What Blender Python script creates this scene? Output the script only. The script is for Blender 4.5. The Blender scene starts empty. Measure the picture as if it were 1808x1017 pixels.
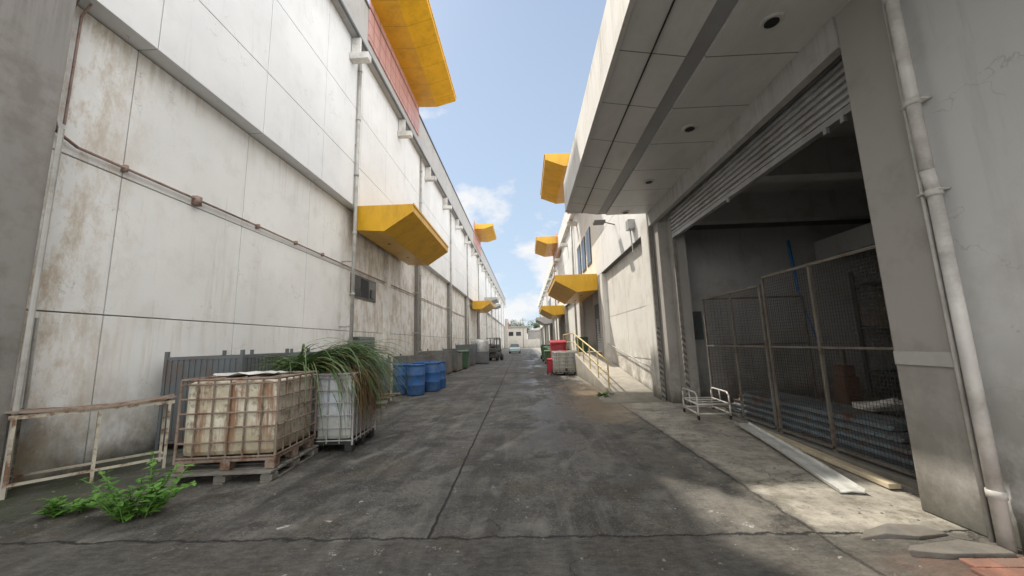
import bpy, bmesh, math, random
from mathutils import Vector, Matrix
random.seed(7)
scene=bpy.context.scene
COL=scene.collection
scene.view_settings.view_transform='Standard'
scene.view_settings.look='None'
scene.view_settings.exposure=0

# ------------------------------------------------------------------ nodes
class NB:
    def __init__(s,name):
        s.mat=bpy.data.materials.new(name); s.mat.use_nodes=True
        s.t=s.mat.node_tree; s.t.nodes.clear()
        s.out=s.t.nodes.new('ShaderNodeOutputMaterial')
        s.b=s.t.nodes.new('ShaderNodeBsdfPrincipled')
        s.t.links.new(s.b.outputs[0],s.out.inputs[0])
        s._pos=None
    def n(s,ty): return s.t.nodes.new(ty)
    def l(s,a,b):
        if hasattr(a,'default_value') or hasattr(a,'links'): s.t.links.new(a,b)
        else: b.default_value=a
    def m(s,op,a,b=0.0,c=None,clamp=False):
        x=s.n('ShaderNodeMath'); x.operation=op; x.use_clamp=clamp
        s.l(a,x.inputs[0]); s.l(b,x.inputs[1])
        if c is not None: s.l(c,x.inputs[2])
        return x.outputs[0]
    def pos(s):
        if s._pos is None: s._pos=s.n('ShaderNodeNewGeometry').outputs['Position']
        return s._pos
    def obj(s): return s.n('ShaderNodeTexCoord').outputs['Object']
    def xyz(s,v=None):
        x=s.n('ShaderNodeSeparateXYZ'); s.l(v or s.pos(),x.inputs[0]); return x.outputs
    def map(s,v,sc,loc=(0,0,0)):
        x=s.n('ShaderNodeMapping'); s.l(v,x.inputs[0]); x.inputs['Scale'].default_value=sc; x.inputs['Location'].default_value=loc
        return x.outputs[0]
    def noise(s,v,scale,detail=5,rough=.55,dist=0):
        x=s.n('ShaderNodeTexNoise'); s.l(v,x.inputs['Vector']); x.inputs['Scale'].default_value=scale
        x.inputs['Detail'].default_value=min(detail,6); x.inputs['Roughness'].default_value=rough; x.inputs['Distortion'].default_value=dist
        return x.outputs[0]
    def rng(s,v,a,b,c=0.0,d=1.0,smooth=False):
        x=s.n('ShaderNodeMapRange'); x.clamp=True
        if smooth: x.interpolation_type='SMOOTHSTEP'
        s.l(v,x.inputs[0]); 
        for i,k in enumerate((a,b,c,d)): x.inputs[i+1].default_value=k
        return x.outputs[0]
    def mix(s,f,a,b,mode='MIX'):
        x=s.n('ShaderNodeMix'); x.data_type='RGBA'; x.blend_type=mode
        s.l(f,x.inputs[0])
        for k,i in ((a,6),(b,7)):
            if isinstance(k,tuple): x.inputs[i].default_value=(k[0],k[1],k[2],1)
            else: s.l(k,x.inputs[i])
        return x.outputs[2]
    def fin(s,col,rough=.8,metal=0.0,bump=None,bstr=.3,bdist=.02,spec=None):
        if isinstance(col,tuple): s.b.inputs['Base Color'].default_value=(col[0],col[1],col[2],1)
        else: s.l(col,s.b.inputs['Base Color'])
        s.l(rough,s.b.inputs['Roughness']); s.l(metal,s.b.inputs['Metallic'])
        if spec is not None: s.b.inputs['Specular IOR Level'].default_value=spec
        if bump is not None:
            x=s.n('ShaderNodeBump'); x.inputs['Strength'].default_value=bstr; x.inputs['Distance'].default_value=bdist
            s.l(bump,x.inputs['Height']); s.l(x.outputs[0],s.b.inputs['Normal'])
        return s.mat

def wall_mat(name,base,dirt=(.30,.26,.21),streak=.45,low=.6,blotch=.3,lowh=1.6,rust=0.0,topz=None,seed=0.0,ydirt=[],topfade=1.3):
    B=NB(name); p=B.map(B.pos(),(1,1,1),(seed,seed*2,seed*.7)); X=B.xyz()
    c=B.mix(B.rng(B.noise(p,.5,5),.35,.65),base,tuple(k*.90 for k in base))
    bl=B.rng(B.noise(p,1.7,6,.68),.52,.66,0,blotch)
    c=B.mix(bl,c,tuple(k*.68 for k in (base[0],base[1]*.98,base[2]*.93)))
    sp=B.map(p,(2.6,2.6,.2))
    st=B.rng(B.noise(sp,1.6,6,.7),.54,.72)
    mask=B.rng(B.noise(p,.33,3),.46,.64)
    st=B.m('MULTIPLY',B.m('MULTIPLY',st,mask),streak)
    z=X[2]
    if topz:
        t=None
        for tz in topz:
            dz=B.m('SUBTRACT',tz,z)
            q=B.m('MULTIPLY',B.rng(dz,-.02,topfade,1,0),B.m('GREATER_THAN',dz,-.02))
            t=q if t is None else B.m('MAXIMUM',t,q)
        sn=B.m('MULTIPLY',B.rng(B.noise(B.map(p,(7,7,.3)),1.3,6,.7),.47,.68),B.rng(B.noise(p,.8,3),.4,.6))
        st=B.m('MAXIMUM',st,B.m('MULTIPLY',B.m('MULTIPLY',t,sn),min(1,streak*1.6)))
    c=B.mix(st,c,dirt)
    if low>0:
        lz=B.rng(z,0,lowh,1,0)
        ln=B.rng(B.noise(B.map(p,(1,1,.8)),1.9,6,.72),.36,.60)
        lf=B.m('MULTIPLY',B.m('MULTIPLY',lz,ln),low)
        c=B.mix(lf,c,(dirt[0]*.62,dirt[1]*.64,dirt[2]*.58))
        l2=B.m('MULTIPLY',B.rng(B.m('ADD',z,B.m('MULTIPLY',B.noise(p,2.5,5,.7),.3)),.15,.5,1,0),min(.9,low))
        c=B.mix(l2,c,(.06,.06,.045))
    if rust>0:
        rs=B.rng(B.noise(B.map(p,(5,5,.22)),1.1,5,.6),.65,.76,0,rust)
        c=B.mix(rs,c,(.34,.20,.11))
    for (ya,yb,amt) in ydirt:
        yd=B.m('MULTIPLY',B.rng(X[1],ya,yb),B.rng(B.noise(B.map(p,(1.3,1.3,.6)),2.0,6,.74),.45,.60,0,amt))
        c=B.mix(yd,c,(dirt[0]*1.0,dirt[1]*.88,dirt[2]*.74))
    if blotch>.15:
        v=B.n('ShaderNodeTexVoronoi'); v.feature='DISTANCE_TO_EDGE'; v.inputs['Scale'].default_value=.8
        wp=B.n('ShaderNodeVectorMath'); wp.operation='ADD'
        nn=B.n('ShaderNodeTexNoise'); B.l(p,nn.inputs['Vector']); nn.inputs['Scale'].default_value=2.5; nn.inputs['Detail'].default_value=5
        B.l(p,wp.inputs[0]); B.l(nn.outputs[1],wp.inputs[1]); B.l(wp.outputs[0],v.inputs['Vector'])
        cr=B.m('MULTIPLY',B.rng(v.outputs['Distance'],0,.006,1,0),B.rng(B.noise(p,.7,2),.52,.58,0,.4))
        c=B.mix(cr,c,(.25,.22,.19))
    h=B.noise(p,11,5,.65)
    return B.fin(c,.82,0,h,.25,.015)

def metal_mat(name,base,rust=.4,rough=.55,metal=.3,sc=6,rcol=(.16,.075,.035)):
    B=NB(name); p=B.pos()
    f=B.rng(B.noise(p,sc,6,.7),.5,.62,0,rust)
    g=B.rng(B.noise(p,sc*.4,4),.35,.65)
    c=B.mix(g,base,tuple(k*.72 for k in base))
    c=B.mix(f,c,rcol)
    f2=B.rng(B.noise(p,sc*5,3),.6,.7,0,rust*.6)
    c=B.mix(f2,c,tuple(k*.6 for k in rcol))
    return B.fin(c,rough,metal,None)

def plain_mat(name,base,rough=.6,var=.2,sc=4,metal=0,dirt=0.0,bump=.1,dcol=(.12,.1,.075)):
    B=NB(name); p=B.pos()
    c=B.mix(B.rng(B.noise(p,sc,6,.6),.3,.7),base,tuple(k*(1-var) for k in base))
    if dirt: c=B.mix(B.rng(B.noise(p,sc*.7,6,.7),.45,.68,0,dirt),c,dcol)
    return B.fin(c,rough,metal,B.noise(p,sc*8,4) if bump>.12 else None,bump,.01)

def line_mat(name,base,axes,rough=.45,line=(.1,.06,.02),var=.25,dirt=.3,width=.012,dsc=(2,2,.5)):
    B=NB(name); p=B.pos(); x=B.xyz()
    c=B.mix(B.rng(B.noise(p,.9,6,.6),.3,.7),base,tuple(k*(1-var) for k in base))
    c=B.mix(B.rng(B.noise(B.map(p,dsc),1.4,6,.7),.46,.70,0,dirt),c,tuple(k*.45 for k in base))
    for ax,per,off in axes:
        q=B.m('ABSOLUTE',B.m('SUBTRACT',B.m('FRACT',B.m('DIVIDE',B.m('ADD',x[ax],100.0+off),per)),.5))
        f=B.m('LESS_THAN',q,width/per)
        c=B.mix(B.m('MULTIPLY',f,.85),c,line)
    return B.fin(c,rough,0,None)

# ------------------------------------------------------------------ materials
M={}
M['wallL']=wall_mat('white_wall_paint',(.84,.84,.825),(.42,.36,.27),.36,1.0,.26,1.4,.5,[6.69,2.19],0,[(11.8,13.5,.6),(5.9,4.4,.9)])
M['wallLu']=wall_mat('white_upper_paint',(.83,.84,.85),(.42,.40,.36),.38,.0,.16,1,0,[13.0],3.3)
M['wallR']=wall_mat('white_side_paint',(.75,.735,.695),(.30,.25,.19),.7,.95,.45,1.8,.3,[4.5],5.1)
M['wallRu']=wall_mat('upper_side_paint',(.76,.76,.75),(.36,.34,.30),.4,0,.3,1,0,[9.8],8.1)
M['concL']=wall_mat('raw_concrete',(.29,.275,.26),(.10,.095,.085),.95,.8,.7,3,0,[8.0],1.1,[],4)
M['pillar']=wall_mat('dirty_pillar_paint',(.40,.385,.36),(.16,.14,.12),.8,.8,.6,1.6,.2,None,2.6)
M['lintel']=wall_mat('dirty_lintel_paint',(.48,.47,.455),(.2,.185,.165),.8,0,.5,1.5,.0,[5.06],2.1,[],.5)
M['nearwall']=wall_mat('near_grey_paint',(.66,.665,.66),(.26,.245,.22),.4,1.0,.3,1.7,0,None,6.6)
M['groove']=plain_mat('groove_backing',(.24,.23,.215),.9)  # plain darker backing showing through the panel gaps
M['fascia']=wall_mat('grey_fascia',(.46,.46,.46),(.2,.19,.18),.6,0,.4,1,0,[15.1],4.4)
M['fasciaR']=wall_mat('pale_fascia',(.74,.73,.70),(.34,.31,.27),.7,0,.4,1,0,[6.1,11.0],4.9)
M['soffit']=line_mat('soffit_panel',(.72,.72,.71),[(1,1.03,.3)],.4,(.08,.08,.08),.15,.3,.008,(1.4,.5,1))
M['beam']=plain_mat('soffit_channel',(.37,.375,.38),.5,.2,2)
M['yellow']=line_mat('yellow_panel',(.76,.42,.015),[(1,1.22,.1)],.38,(.2,.1,.01),.2,.45,.008)
M['pink']=line_mat('pink_tile',(.66,.38,.36),[(1,.62,0),(2,.62,.1)],.5,(.20,.10,.09),.25,.55,.020)
M['pvc']=plain_mat('pvc_pipe',(.72,.71,.68),.45,.25,3,0,.5)
M['pvcL']=plain_mat('aged_pipe',(.48,.48,.455),.5,.25,3,0,.5)
M['conduit']=metal_mat('conduit_rust',(.36,.26,.23),.6,.7,.1,8)
M['dark']=plain_mat('dark_void',(.012,.012,.013),.6)
M['glass']=plain_mat('dark_glass',(.02,.024,.028),.12,.2,2)
M['frame']=plain_mat('window_frame',(.09,.085,.08),.5)
M['innerwall']=wall_mat('inner_wall',(.56,.56,.55),(.20,.19,.17),.7,.6,.6,2,0,None,9.9)
M['innerfloor']=plain_mat('inner_floor',(.30,.29,.265),.75,.4,2,0,.5)
M['shutter']=plain_mat('shutter_slat',(.42,.425,.43),.45,.3,3,.3,.35)
M['galv']=metal_mat('galvanised_tube',(.52,.53,.54),.25,.45,.4,7)
M['rustcage']=metal_mat('rusted_cage_tube',(.30,.235,.19),1.0,.85,.0,4,(.14,.072,.042))
M['frost']=metal_mat('faded_painted_steel',(.50,.47,.38),.95,.8,.0,5)
M['cagesteel']=metal_mat('cage_steel',(.19,.175,.15),.8,.7,.1,5,(.11,.07,.045))
M['cartsteel']=metal_mat('cart_steel',(.70,.68,.64),.25,.5,.2,7)
M['wire']=metal_mat('mesh_wire',(.07,.066,.06),.5,.6,.2,9)
M['greysteel']=metal_mat('grey_steel_sheet',(.15,.17,.185),.4,.6,.1,2.5)
M['darkbin']=metal_mat('grey_bin_steel',(.20,.21,.205),.6,.65,.1,2.5)
M['corr']=metal_mat('blue_grey_sheet',(.21,.26,.29),.9,.6,.15,3)
M['wood']=plain_mat('grey_wood',(.32,.25,.17),.85,.5,6,0,.5,.3)
M['pallet']=plain_mat('weathered_pallet_wood',(.27,.26,.235),.88,.5,6,0,.6,.3)
M['plank']=plain_mat('pale_plank',(.64,.55,.39),.75,.3,5,0,.35,.2)
M['blueplastic']=plain_mat('blue_plastic',(.022,.11,.32),.6,.35,4,0,.6,.05,(.11,.14,.17))
M['bluepipe']=plain_mat('blue_pipe',(.04,.26,.66),.4)
M['black']=plain_mat('black_rubber',(.02,.02,.02),.6)
M['red']=plain_mat('red_plastic',(.48,.03,.05),.45,.3,3,0,.3)
M['green']=plain_mat('green_plastic',(.05,.12,.06),.5,.3,3,0,.3)
M['greybin']=plain_mat('grey_green_box',(.16,.20,.19),.5,.3,3,0,.3)
M['white']=plain_mat('white_paint',(.70,.70,.68),.5,.15,3,0,.4)
M['yrail']=metal_mat('yellow_rail_paint',(.78,.62,.30),.35,.55,0,8)
M['lampwhite']=plain_mat('lamp_white',(.6,.6,.58),.4)
M['ramp']=wall_mat('ramp_concrete',(.42,.39,.34),(.2,.18,.14),.4,.5,.6,1,0,None,7.7)
M['brick']=plain_mat('red_brick_floor',(.30,.15,.11),.8,.5,5,0,.75,.4,(.16,.13,.11))
M['slab']=plain_mat('broken_slab',(.22,.208,.188),.9,.4,5,0,.6,.5)
M['strip']=plain_mat('white_metal_strip',(.66,.67,.64),.45,.2,4,0,.4)
M['carpaint']=plain_mat('pale_car_paint',(.45,.62,.62),.25,.05)
M['orange']=plain_mat('rusty_machine_paint',(.16,.075,.045),.6,.4,3,0,.6)
M['farwall']=wall_mat('far_wall',(.55,.53,.49),(.22,.2,.18),.6,.5,.5,2,0,None,11.7)
M['farroof']=plain_mat('far_roof',(.34,.33,.32),.7,.3,1)

def bottle_mat(name,base,stain,amt):
    B=NB(name); p=B.obj(); z=B.xyz(p)[2]
    c=B.mix(B.rng(B.noise(p,1.7,6,.6),.35,.65),base,tuple(k*.78 for k in base))
    s=B.rng(B.noise(p,2.3,6,.75),.42,.60,0,amt*.75)
    c=B.mix(s,c,(.42,.36,.24))
    s=B.rng(B.noise(B.map(p,(5,5,.5)),1.4,6,.72),.50,.60,0,amt)
    c=B.mix(s,c,stain)
    s=B.rng(B.noise(p,6,6,.75),.53,.64,0,amt*.85)
    c=B.mix(s,c,(.17,.14,.085))
    s=B.m('MULTIPLY',B.rng(z,.6,.15),amt*.65)
    c=B.mix(s,c,(.27,.215,.13))
    return B.fin(c,.55,0,B.noise(p,3,4),.4,.04)
M['bottleA']=bottle_mat('stained_cream_plastic',(.74,.71,.60),(.27,.135,.07),.92)
M['bottleB']=bottle_mat('white_tank_plastic',(.58,.66,.73),(.30,.29,.26),.5)
M['bottleC']=bottle_mat('dirty_tank_plastic',(.40,.41,.40),(.20,.18,.15),.8)

def leaf_mat(name,a,b,rough=.5,sc=9):
    B=NB(name); p=B.obj()
    c=B.mix(B.rng(B.noise(p,sc,4),.35,.65),a,b)
    B.fin(c,rough)
    tr=B.n('ShaderNodeBsdfTranslucent'); B.l(c,tr.inputs[0]); mx=B.n('ShaderNodeMixShader'); mx.inputs[0].default_value=.2
    B.t.links.new(B.b.outputs[0],mx.inputs[1]); B.t.links.new(tr.outputs[0],mx.inputs[2]); B.t.links.new(mx.outputs[0],B.out.inputs[0])
    return B.mat
M['blade']=leaf_mat('long_leaf',(.045,.095,.022),(.15,.22,.08),.42,14)
M['dry']=leaf_mat('dry_fibre',(.27,.155,.085),(.13,.07,.04),.8,20)
M['weed']=leaf_mat('weed_leaf',(.07,.19,.025),(.15,.32,.055))
M['treeleaf']=leaf_mat('tree_leaf',(.03,.06,.018),(.06,.10,.03))
M['bark']=plain_mat('bark',(.12,.09,.06),.9,.4,8)

def ground_mat():
    B=NB('worn_concrete_road'); p=B.pos(); x,y,z=B.xyz()
    c=B.mix(B.rng(B.noise(p,.45,6,.62),.38,.62),(.112,.107,.098),(.052,.050,.046))
    c=B.mix(B.rng(B.noise(p,2.6,6,.75),.47,.64,0,.6),c,(.155,.148,.132))
    c=B.mix(B.rng(B.noise(B.map(p,(1,1,1),(5,9,0)),1.3,6,.75),.48,.58,0,.8),c,(.028,.026,.023))
    c=B.mix(B.rng(B.noise(B.map(p,(1,1,1),(15,2,0)),.9,6,.72),.53,.61,0,.5),c,(.075,.058,.037))
    c=B.mix(B.rng(B.noise(p,17,6,.75),.5,.64,0,.7),c,(.022,.020,.018))
    c=B.mix(B.rng(B.noise(p,40,4,.75),.57,.64,0,.6),c,(.28,.27,.24))
    w=B.noise(B.map(p,(1.6,.09,1)),1.4,6,.6)
    c=B.mix(B.rng(w,.5,.64,0,.6),c,(.024,.023,.021))
    w2=B.noise(B.map(p,(2.4,.2,1),(3,4,0)),1.2,6,.7)
    c=B.mix(B.rng(w2,.56,.68,0,.4),c,(.20,.19,.17))
    for (cx_,cy_,fr_,am) in ((6.5,3.0,11.0,.4),(-7.0,9.0,8.0,.3)):
        dd=B.m('SQRT',B.m('ADD',B.m('POWER',B.m('SUBTRACT',x,cx_),2.0),B.m('POWER',B.m('SUBTRACT',y,cy_),2.0)))
        ar=B.m('MULTIPLY',B.rng(B.m('SINE',B.m('MULTIPLY',dd,fr_)),.6,1.0),B.m('MULTIPLY',B.rng(B.noise(p,1.1,5,.7),.48,.58),B.rng(y,14,9)))
        c=B.mix(B.m('MULTIPLY',ar,am),c,(.22,.21,.19))
    nz=B.m('MULTIPLY',B.m('SUBTRACT',B.noise(p,1.2,5,.65),.5),1.1)
    # lighter concrete apron on the dock side with a distinct edge
    nzs=B.m('MULTIPLY',B.m('SUBTRACT',B.noise(p,3.0,6,.7),.5),.35)
    ap=B.m('MULTIPLY',B.rng(B.m('ADD',x,nzs),2.28,2.42),B.rng(y,3.2,3.5))
    apc=B.mix(B.rng(B.noise(p,2.4,6,.75),.40,.60),(.48,.45,.385),(.29,.27,.23))
    apc=B.mix(B.rng(B.noise(p,9,6,.75),.52,.64,0,.6),apc,(.12,.105,.08))
    apc=B.mix(B.rng(B.noise(B.map(p,(1,1,1),(4,4,0)),1.5,6,.75),.54,.62,0,.55),apc,(.11,.10,.065))
    c=B.mix(B.m('MULTIPLY',ap,.92),c,apc)
    ap2=B.m('MULTIPLY',B.m('MULTIPLY',B.rng(B.m('ADD',x,nz),1.3,2.1),B.m('SUBTRACT',1.0,ap)),B.rng(B.noise(p,2.0,6,.75),.42,.6))
    c=B.mix(B.m('MULTIPLY',ap2,.6),c,(.26,.24,.20))
    ms=B.m('MULTIPLY',B.rng(B.m('ADD',x,nz),-5.9,-4.3,1,0),B.rng(B.noise(p,1.6,6,.7),.36,.56))
    c=B.mix(B.m('MULTIPLY',ms,.85),c,(.035,.045,.018))
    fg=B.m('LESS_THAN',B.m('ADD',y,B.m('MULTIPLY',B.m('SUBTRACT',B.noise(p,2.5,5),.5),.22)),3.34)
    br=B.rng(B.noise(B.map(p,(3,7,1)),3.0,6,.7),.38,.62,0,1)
    c=B.mix(B.m('MULTIPLY',fg,.5),c,B.mix(br,(.034,.032,.029),(.120,.112,.10)))  # near slab: brushed mottling, with the foreground shade put into its colour
    wet=B.m('MULTIPLY',B.rng(B.noise(B.map(p,(1,.45,1),(1.3,.2,0)),.75,6,.6),.49,.54,0,1),B.m('MULTIPLY',B.rng(x,-.8,.6),B.rng(y,4,6)))
    wet=B.m('MULTIPLY',wet,B.rng(x,2.1,2.4,1,.1))
    st=B.m('SQRT',B.m('ADD',B.m('POWER',B.m('MULTIPLY',B.m('SUBTRACT',x,1.75),.9),2.0),B.m('POWER',B.m('MULTIPLY',B.m('SUBTRACT',y,11.2),.22),2.0)))
    st=B.rng(B.m('ADD',st,nz),.9,.7)
    c=B.mix(B.m('MULTIPLY',st,.7),c,(.14,.095,.05))
    c=B.mix(B.m('MULTIPLY',wet,.65),c,(.022,.019,.015))
    wet=B.m('MAXIMUM',wet,B.m('MULTIPLY',st,.7))
    sp=B.m('MULTIPLY',B.rng(B.noise(p,5.5,6,.75),.62,.66),B.m('MULTIPLY',B.rng(B.noise(p,.9,2),.50,.56),B.rng(y,9,5)))
    c=B.mix(B.m('MULTIPLY',sp,.8),c,(.50,.48,.44))
    # reddish broken corner by the wall foot
    rc=B.m('MULTIPLY',B.rng(B.m('ADD',x,nz),2.3,2.8),B.rng(B.m('ADD',y,nzs),3.15,2.95))
    c=B.mix(B.m('MULTIPLY',rc,.7),c,B.mix(B.rng(B.noise(p,8,6,.7),.4,.6),(.20,.105,.075),(.10,.075,.06)))
    wob=B.m('MULTIPLY',B.m('SUBTRACT',B.noise(p,3,6,.7),.5),.10)
    j1=B.m('ABSOLUTE',B.m('ADD',B.m('ADD',x,B.m('ADD',B.m('MULTIPLY',y,.014),.82)),B.m('MULTIPLY',wob,.6)))
    j2=B.m('ABSOLUTE',B.m('ADD',B.m('SUBTRACT',y,3.36),B.m('MULTIPLY',wob,2.4)))
    j3=B.m('ABSOLUTE',B.m('ADD',B.m('SUBTRACT',x,2.32),B.m('MULTIPLY',wob,1.5)))
    J=B.rng(j1,.006,.018,1,0); J=B.m('MULTIPLY',J,B.m('GREATER_THAN',y,3.34))
    J=B.m('MAXIMUM',J,B.rng(j2,.004,.022,1,0))
    J=B.m('MAXIMUM',J,B.m('MULTIPLY',B.rng(j3,.004,.03,1,0),B.rng(y,12,11,0,.6)))
    fr=B.m('ABSOLUTE',B.m('SUBTRACT',B.m('FRACT',B.m('DIVIDE',B.m('ADD',B.m('ADD',y,1.9),B.m('MULTIPLY',wob,.5)),6.2)),.5))
    J=B.m('MAXIMUM',J,B.m('MULTIPLY',B.rng(fr,.001,.003,1,0),.4))
    v=B.n('ShaderNodeTexVoronoi'); v.feature='DISTANCE_TO_EDGE'; v.inputs['Scale'].default_value=.55
    wv=B.n('ShaderNodeVectorMath'); wv.operation='ADD'; nn=B.n('ShaderNodeTexNoise'); B.l(p,nn.inputs['Vector']); nn.inputs['Scale'].default_value=1.8; nn.inputs['Detail'].default_value=6
    B.l(p,wv.inputs[0]); B.l(nn.outputs[1],wv.inputs[1]); B.l(wv.outputs[0],v.inputs['Vector'])
    J=B.m('MAXIMUM',J,B.m('MULTIPLY',B.rng(v.outputs['Distance'],.001,.007,1,0),B.rng(B.noise(p,.5,2),.54,.57,0,.5)))
    c=B.mix(J,c,(.012,.011,.010))
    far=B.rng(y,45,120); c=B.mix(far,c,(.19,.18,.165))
    h=B.m('SUBTRACT',B.m('ADD',B.m('MULTIPLY',B.noise(p,25,5,.75),1.1),B.m('MULTIPLY',br,B.m('MULTIPLY',fg,.6))),B.m('MULTIPLY',J,2.0))
    rough=B.m('SUBTRACT',.78,B.m('MULTIPLY',wet,.5))
    rough=B.m('SUBTRACT',rough,B.rng(B.noise(p,.5,4),.5,.7,0,.2))
    return B.fin(c,rough,0,h,.7,.02)
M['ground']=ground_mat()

# ------------------------------------------------------------------ mesh building
class MB:
    def __init__(s): s.v=[]; s.f=[]
    def add(s,vs,fs):
        o=len(s.v); s.v+= [Vector(a) for a in vs]; s.f+=[tuple(i+o for i in f) for f in fs]; return s
    def box(s,x0,x1,y0,y1,z0,z1):
        return s.add([(x0,y0,z0),(x1,y0,z0),(x1,y1,z0),(x0,y1,z0),(x0,y0,z1),(x1,y0,z1),(x1,y1,z1),(x0,y1,z1)],
          [(0,3,2,1),(4,5,6,7),(0,1,5,4),(1,2,6,5),(2,3,7,6),(3,0,4,7)])
    def tube(s,p,q,r,n=8,r2=None,cap=True):
        p=Vector(p);q=Vector(q);d=(q-p)
        if d.length<1e-6: return s
        d.normalize(); a=d.orthogonal().normalized(); b=d.cross(a); r2=r if r2 is None else r2
        vs=[p+(a*math.cos(t)+b*math.sin(t))*r for t in [2*math.pi*i/n for i in range(n)]]+[q+(a*math.cos(t)+b*math.sin(t))*r2 for t in [2*math.pi*i/n for i in range(n)]]
        fs=[(i,(i+1)%n,(i+1)%n+n,i+n) for i in range(n)]
        if cap: fs+=[tuple(range(n))[::-1],tuple(range(n,2*n))]
        return s.add(vs,fs)
    def path(s,pts,r,n=8):
        for a,b in zip(pts,pts[1:]): s.tube(a,b,r,n)
        return s
    def beam(s,p,q,w,h):
        p=Vector(p);q=Vector(q);d=(q-p).normalized()
        up=Vector((0,0,1)) if abs(d.z)<.9 else Vector((0,1,0))
        a=d.cross(up).normalized()*w/2; b=a.cross(d).normalized()*h/2
        vs=[p-a-b,p+a-b,p+a+b,p-a+b,q-a-b,q+a-b,q+a+b,q-a+b]
        return s.add(vs,[(0,3,2,1),(4,5,6,7),(0,1,5,4),(1,2,6,5),(2,3,7,6),(3,0,4,7)])
    def prism(s,prof,y0,y1):
        n=len(prof)
        vs=[(a,y0,b) for a,b in prof]+[(a,y1,b) for a,b in prof]
        fs=[(i,(i+1)%n,(i+1)%n+n,i+n) for i in range(n)]+[tuple(range(n))[::-1],tuple(range(n,2*n))]
        return s.add(vs,fs)
    def prismx(s,prof,x0,x1):
        n=len(prof)
        vs=[(x0,a,b) for a,b in prof]+[(x1,a,b) for a,b in prof]
        fs=[(i,(i+1)%n,(i+1)%n+n,i+n) for i in range(n)]+[tuple(range(n))[::-1],tuple(range(n,2*n))]
        return s.add(vs,fs)
    def lathe(s,prof,c=(0,0,0),n=24):
        vs=[];fs=[]
        for r,z in prof:
            for i in range(n): t=2*math.pi*i/n; vs.append((c[0]+r*math.cos(t),c[1]+r*math.sin(t),c[2]+z))
        for k in range(len(prof)-1):
            for i in range(n): fs.append((k*n+i,k*n+(i+1)%n,(k+1)*n+(i+1)%n,(k+1)*n+i))
        fs.append(tuple(range(n))[::-1]); fs.append(tuple(range((len(prof)-1)*n,len(prof)*n)))
        return s.add(vs,fs)

W={}
def finish(name,mb,mat,parent=None,bevel=0,smooth=False,origin=None,sub=0):
    xs=[v.x for v in mb.v]; ys=[v.y for v in mb.v]; zs=[v.z for v in mb.v]
    o=Vector(origin) if origin is not None else Vector(((min(xs)+max(xs))/2,(min(ys)+max(ys))/2,min(zs)))
    me=bpy.data.meshes.new(name); me.from_pydata([v-o for v in mb.v],[],mb.f)
    bm=bmesh.new(); bm.from_mesh(me); bmesh.ops.recalc_face_normals(bm,faces=bm.faces)
    bm.to_mesh(me); bm.free(); me.update()
    me.materials.append(mat)
    ob=bpy.data.objects.new(name,me); COL.objects.link(ob)
    W[ob]=o
    if parent is not None: ob.parent=parent; ob.location=o-W[parent]
    else: ob.location=o
    if smooth:
        for p in me.polygons: p.use_smooth=len(p.vertices)<=4
    if bevel:
        m=ob.modifiers.new('bevel','BEVEL'); m.width=bevel; m.segments=2; m.limit_method='ANGLE'
    return ob
def meta(o,label,cat,group=None,kind=None):
    o['label']=label; o['category']=cat
    if group: o['group']=group
    if kind: o['kind']=kind
    return o
def thing(name,label,cat,loc=(0,0,0),group=None):
    e=bpy.data.objects.new(name,None); COL.objects.link(e); e.location=loc; W[e]=Vector(loc); e.empty_display_size=.2
    return meta(e,label,cat,group)
def copy_thing(root,loc,rot=0,label=None,scale=None):
    def rec(o,par):
        c=o.copy(); COL.objects.link(c)
        if par: c.parent=par
        for ch in o.children: rec(ch,c)
        return c
    c=rec(root,None); c.location=loc; c.rotation_euler=(0,0,rot)
    if label: c['label']=label
    if scale: c.scale=scale
    return c

# ================================================================== SETTING
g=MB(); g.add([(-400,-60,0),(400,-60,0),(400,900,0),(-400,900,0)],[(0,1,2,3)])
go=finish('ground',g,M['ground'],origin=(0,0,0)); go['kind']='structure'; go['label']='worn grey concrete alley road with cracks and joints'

# ---------------- left warehouse
LB=thing('warehouse','long white panelled warehouse with yellow canopies and grey roof fascia','building',(-9,50,0))
YEND=113
joints=[4.38,5.42]+[5.42+2.55*k for k in range(1,43)]
joints[-1]=YEND
def panels(mb,xf,xb,ys,zs,gap=.010):
    for a,b in zip(ys,ys[1:]):
        for c,d in zip(zs,zs[1:]): mb.box(min(xf,xb),max(xf,xb),a+gap,b-gap,c+gap,d-gap)
b=MB(); panels(b,-6.4,-6.48,joints,[-.02,2.2,4.42,6.69]); finish('lower_wall',b,M['wallL'],LB,bevel=.006)
b=MB(); b.box(-14,-6.43,4.38,YEND,0,12.9); finish('wall_core',b,M['groove'],LB)
b=MB(); panels(b,-6.06,-6.425,joints,[6.69,8.3,10.45,13.0]); finish('upper_wall',b,M['wallLu'],LB,bevel=.006)
b=MB(); b.box(-6.42,-6.09,4.38,YEND,6.72,12.9); finish('upper_core',b,M['groove'],LB)
b=MB(); b.box(-14,-5.76,11.15,YEND,13.0,14.85); b.box(-14,-5.76,-4,11.15,13.0,17.4); finish('roof_fascia',b,M['fascia'],LB)  # taller near block is out of view, added to shade the foreground
b=MB(); b.box(-14,-6.12,-4,4.33,0,12.98); finish('corner_column',b,M['concL'],LB)
b=MB(); b.box(-5.79,-5.70,11.2,YEND,14.84,14.92); b.box(-5.80,-5.72,-4,YEND,12.94,13.04); finish('fascia_trim',b,M['greysteel'],LB)
for k in range(20):
    y=12.05+5.1*k
    if y>YEND-1: break
    b=MB(); b.box(-6.05,-5.36,y-.15,y+.15,12.0,12.26); b.box(-6.04,-5.7,y-.05,y+.05,12.25,12.94); finish('bracket',b,M['white'],LB,bevel=.02)
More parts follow.
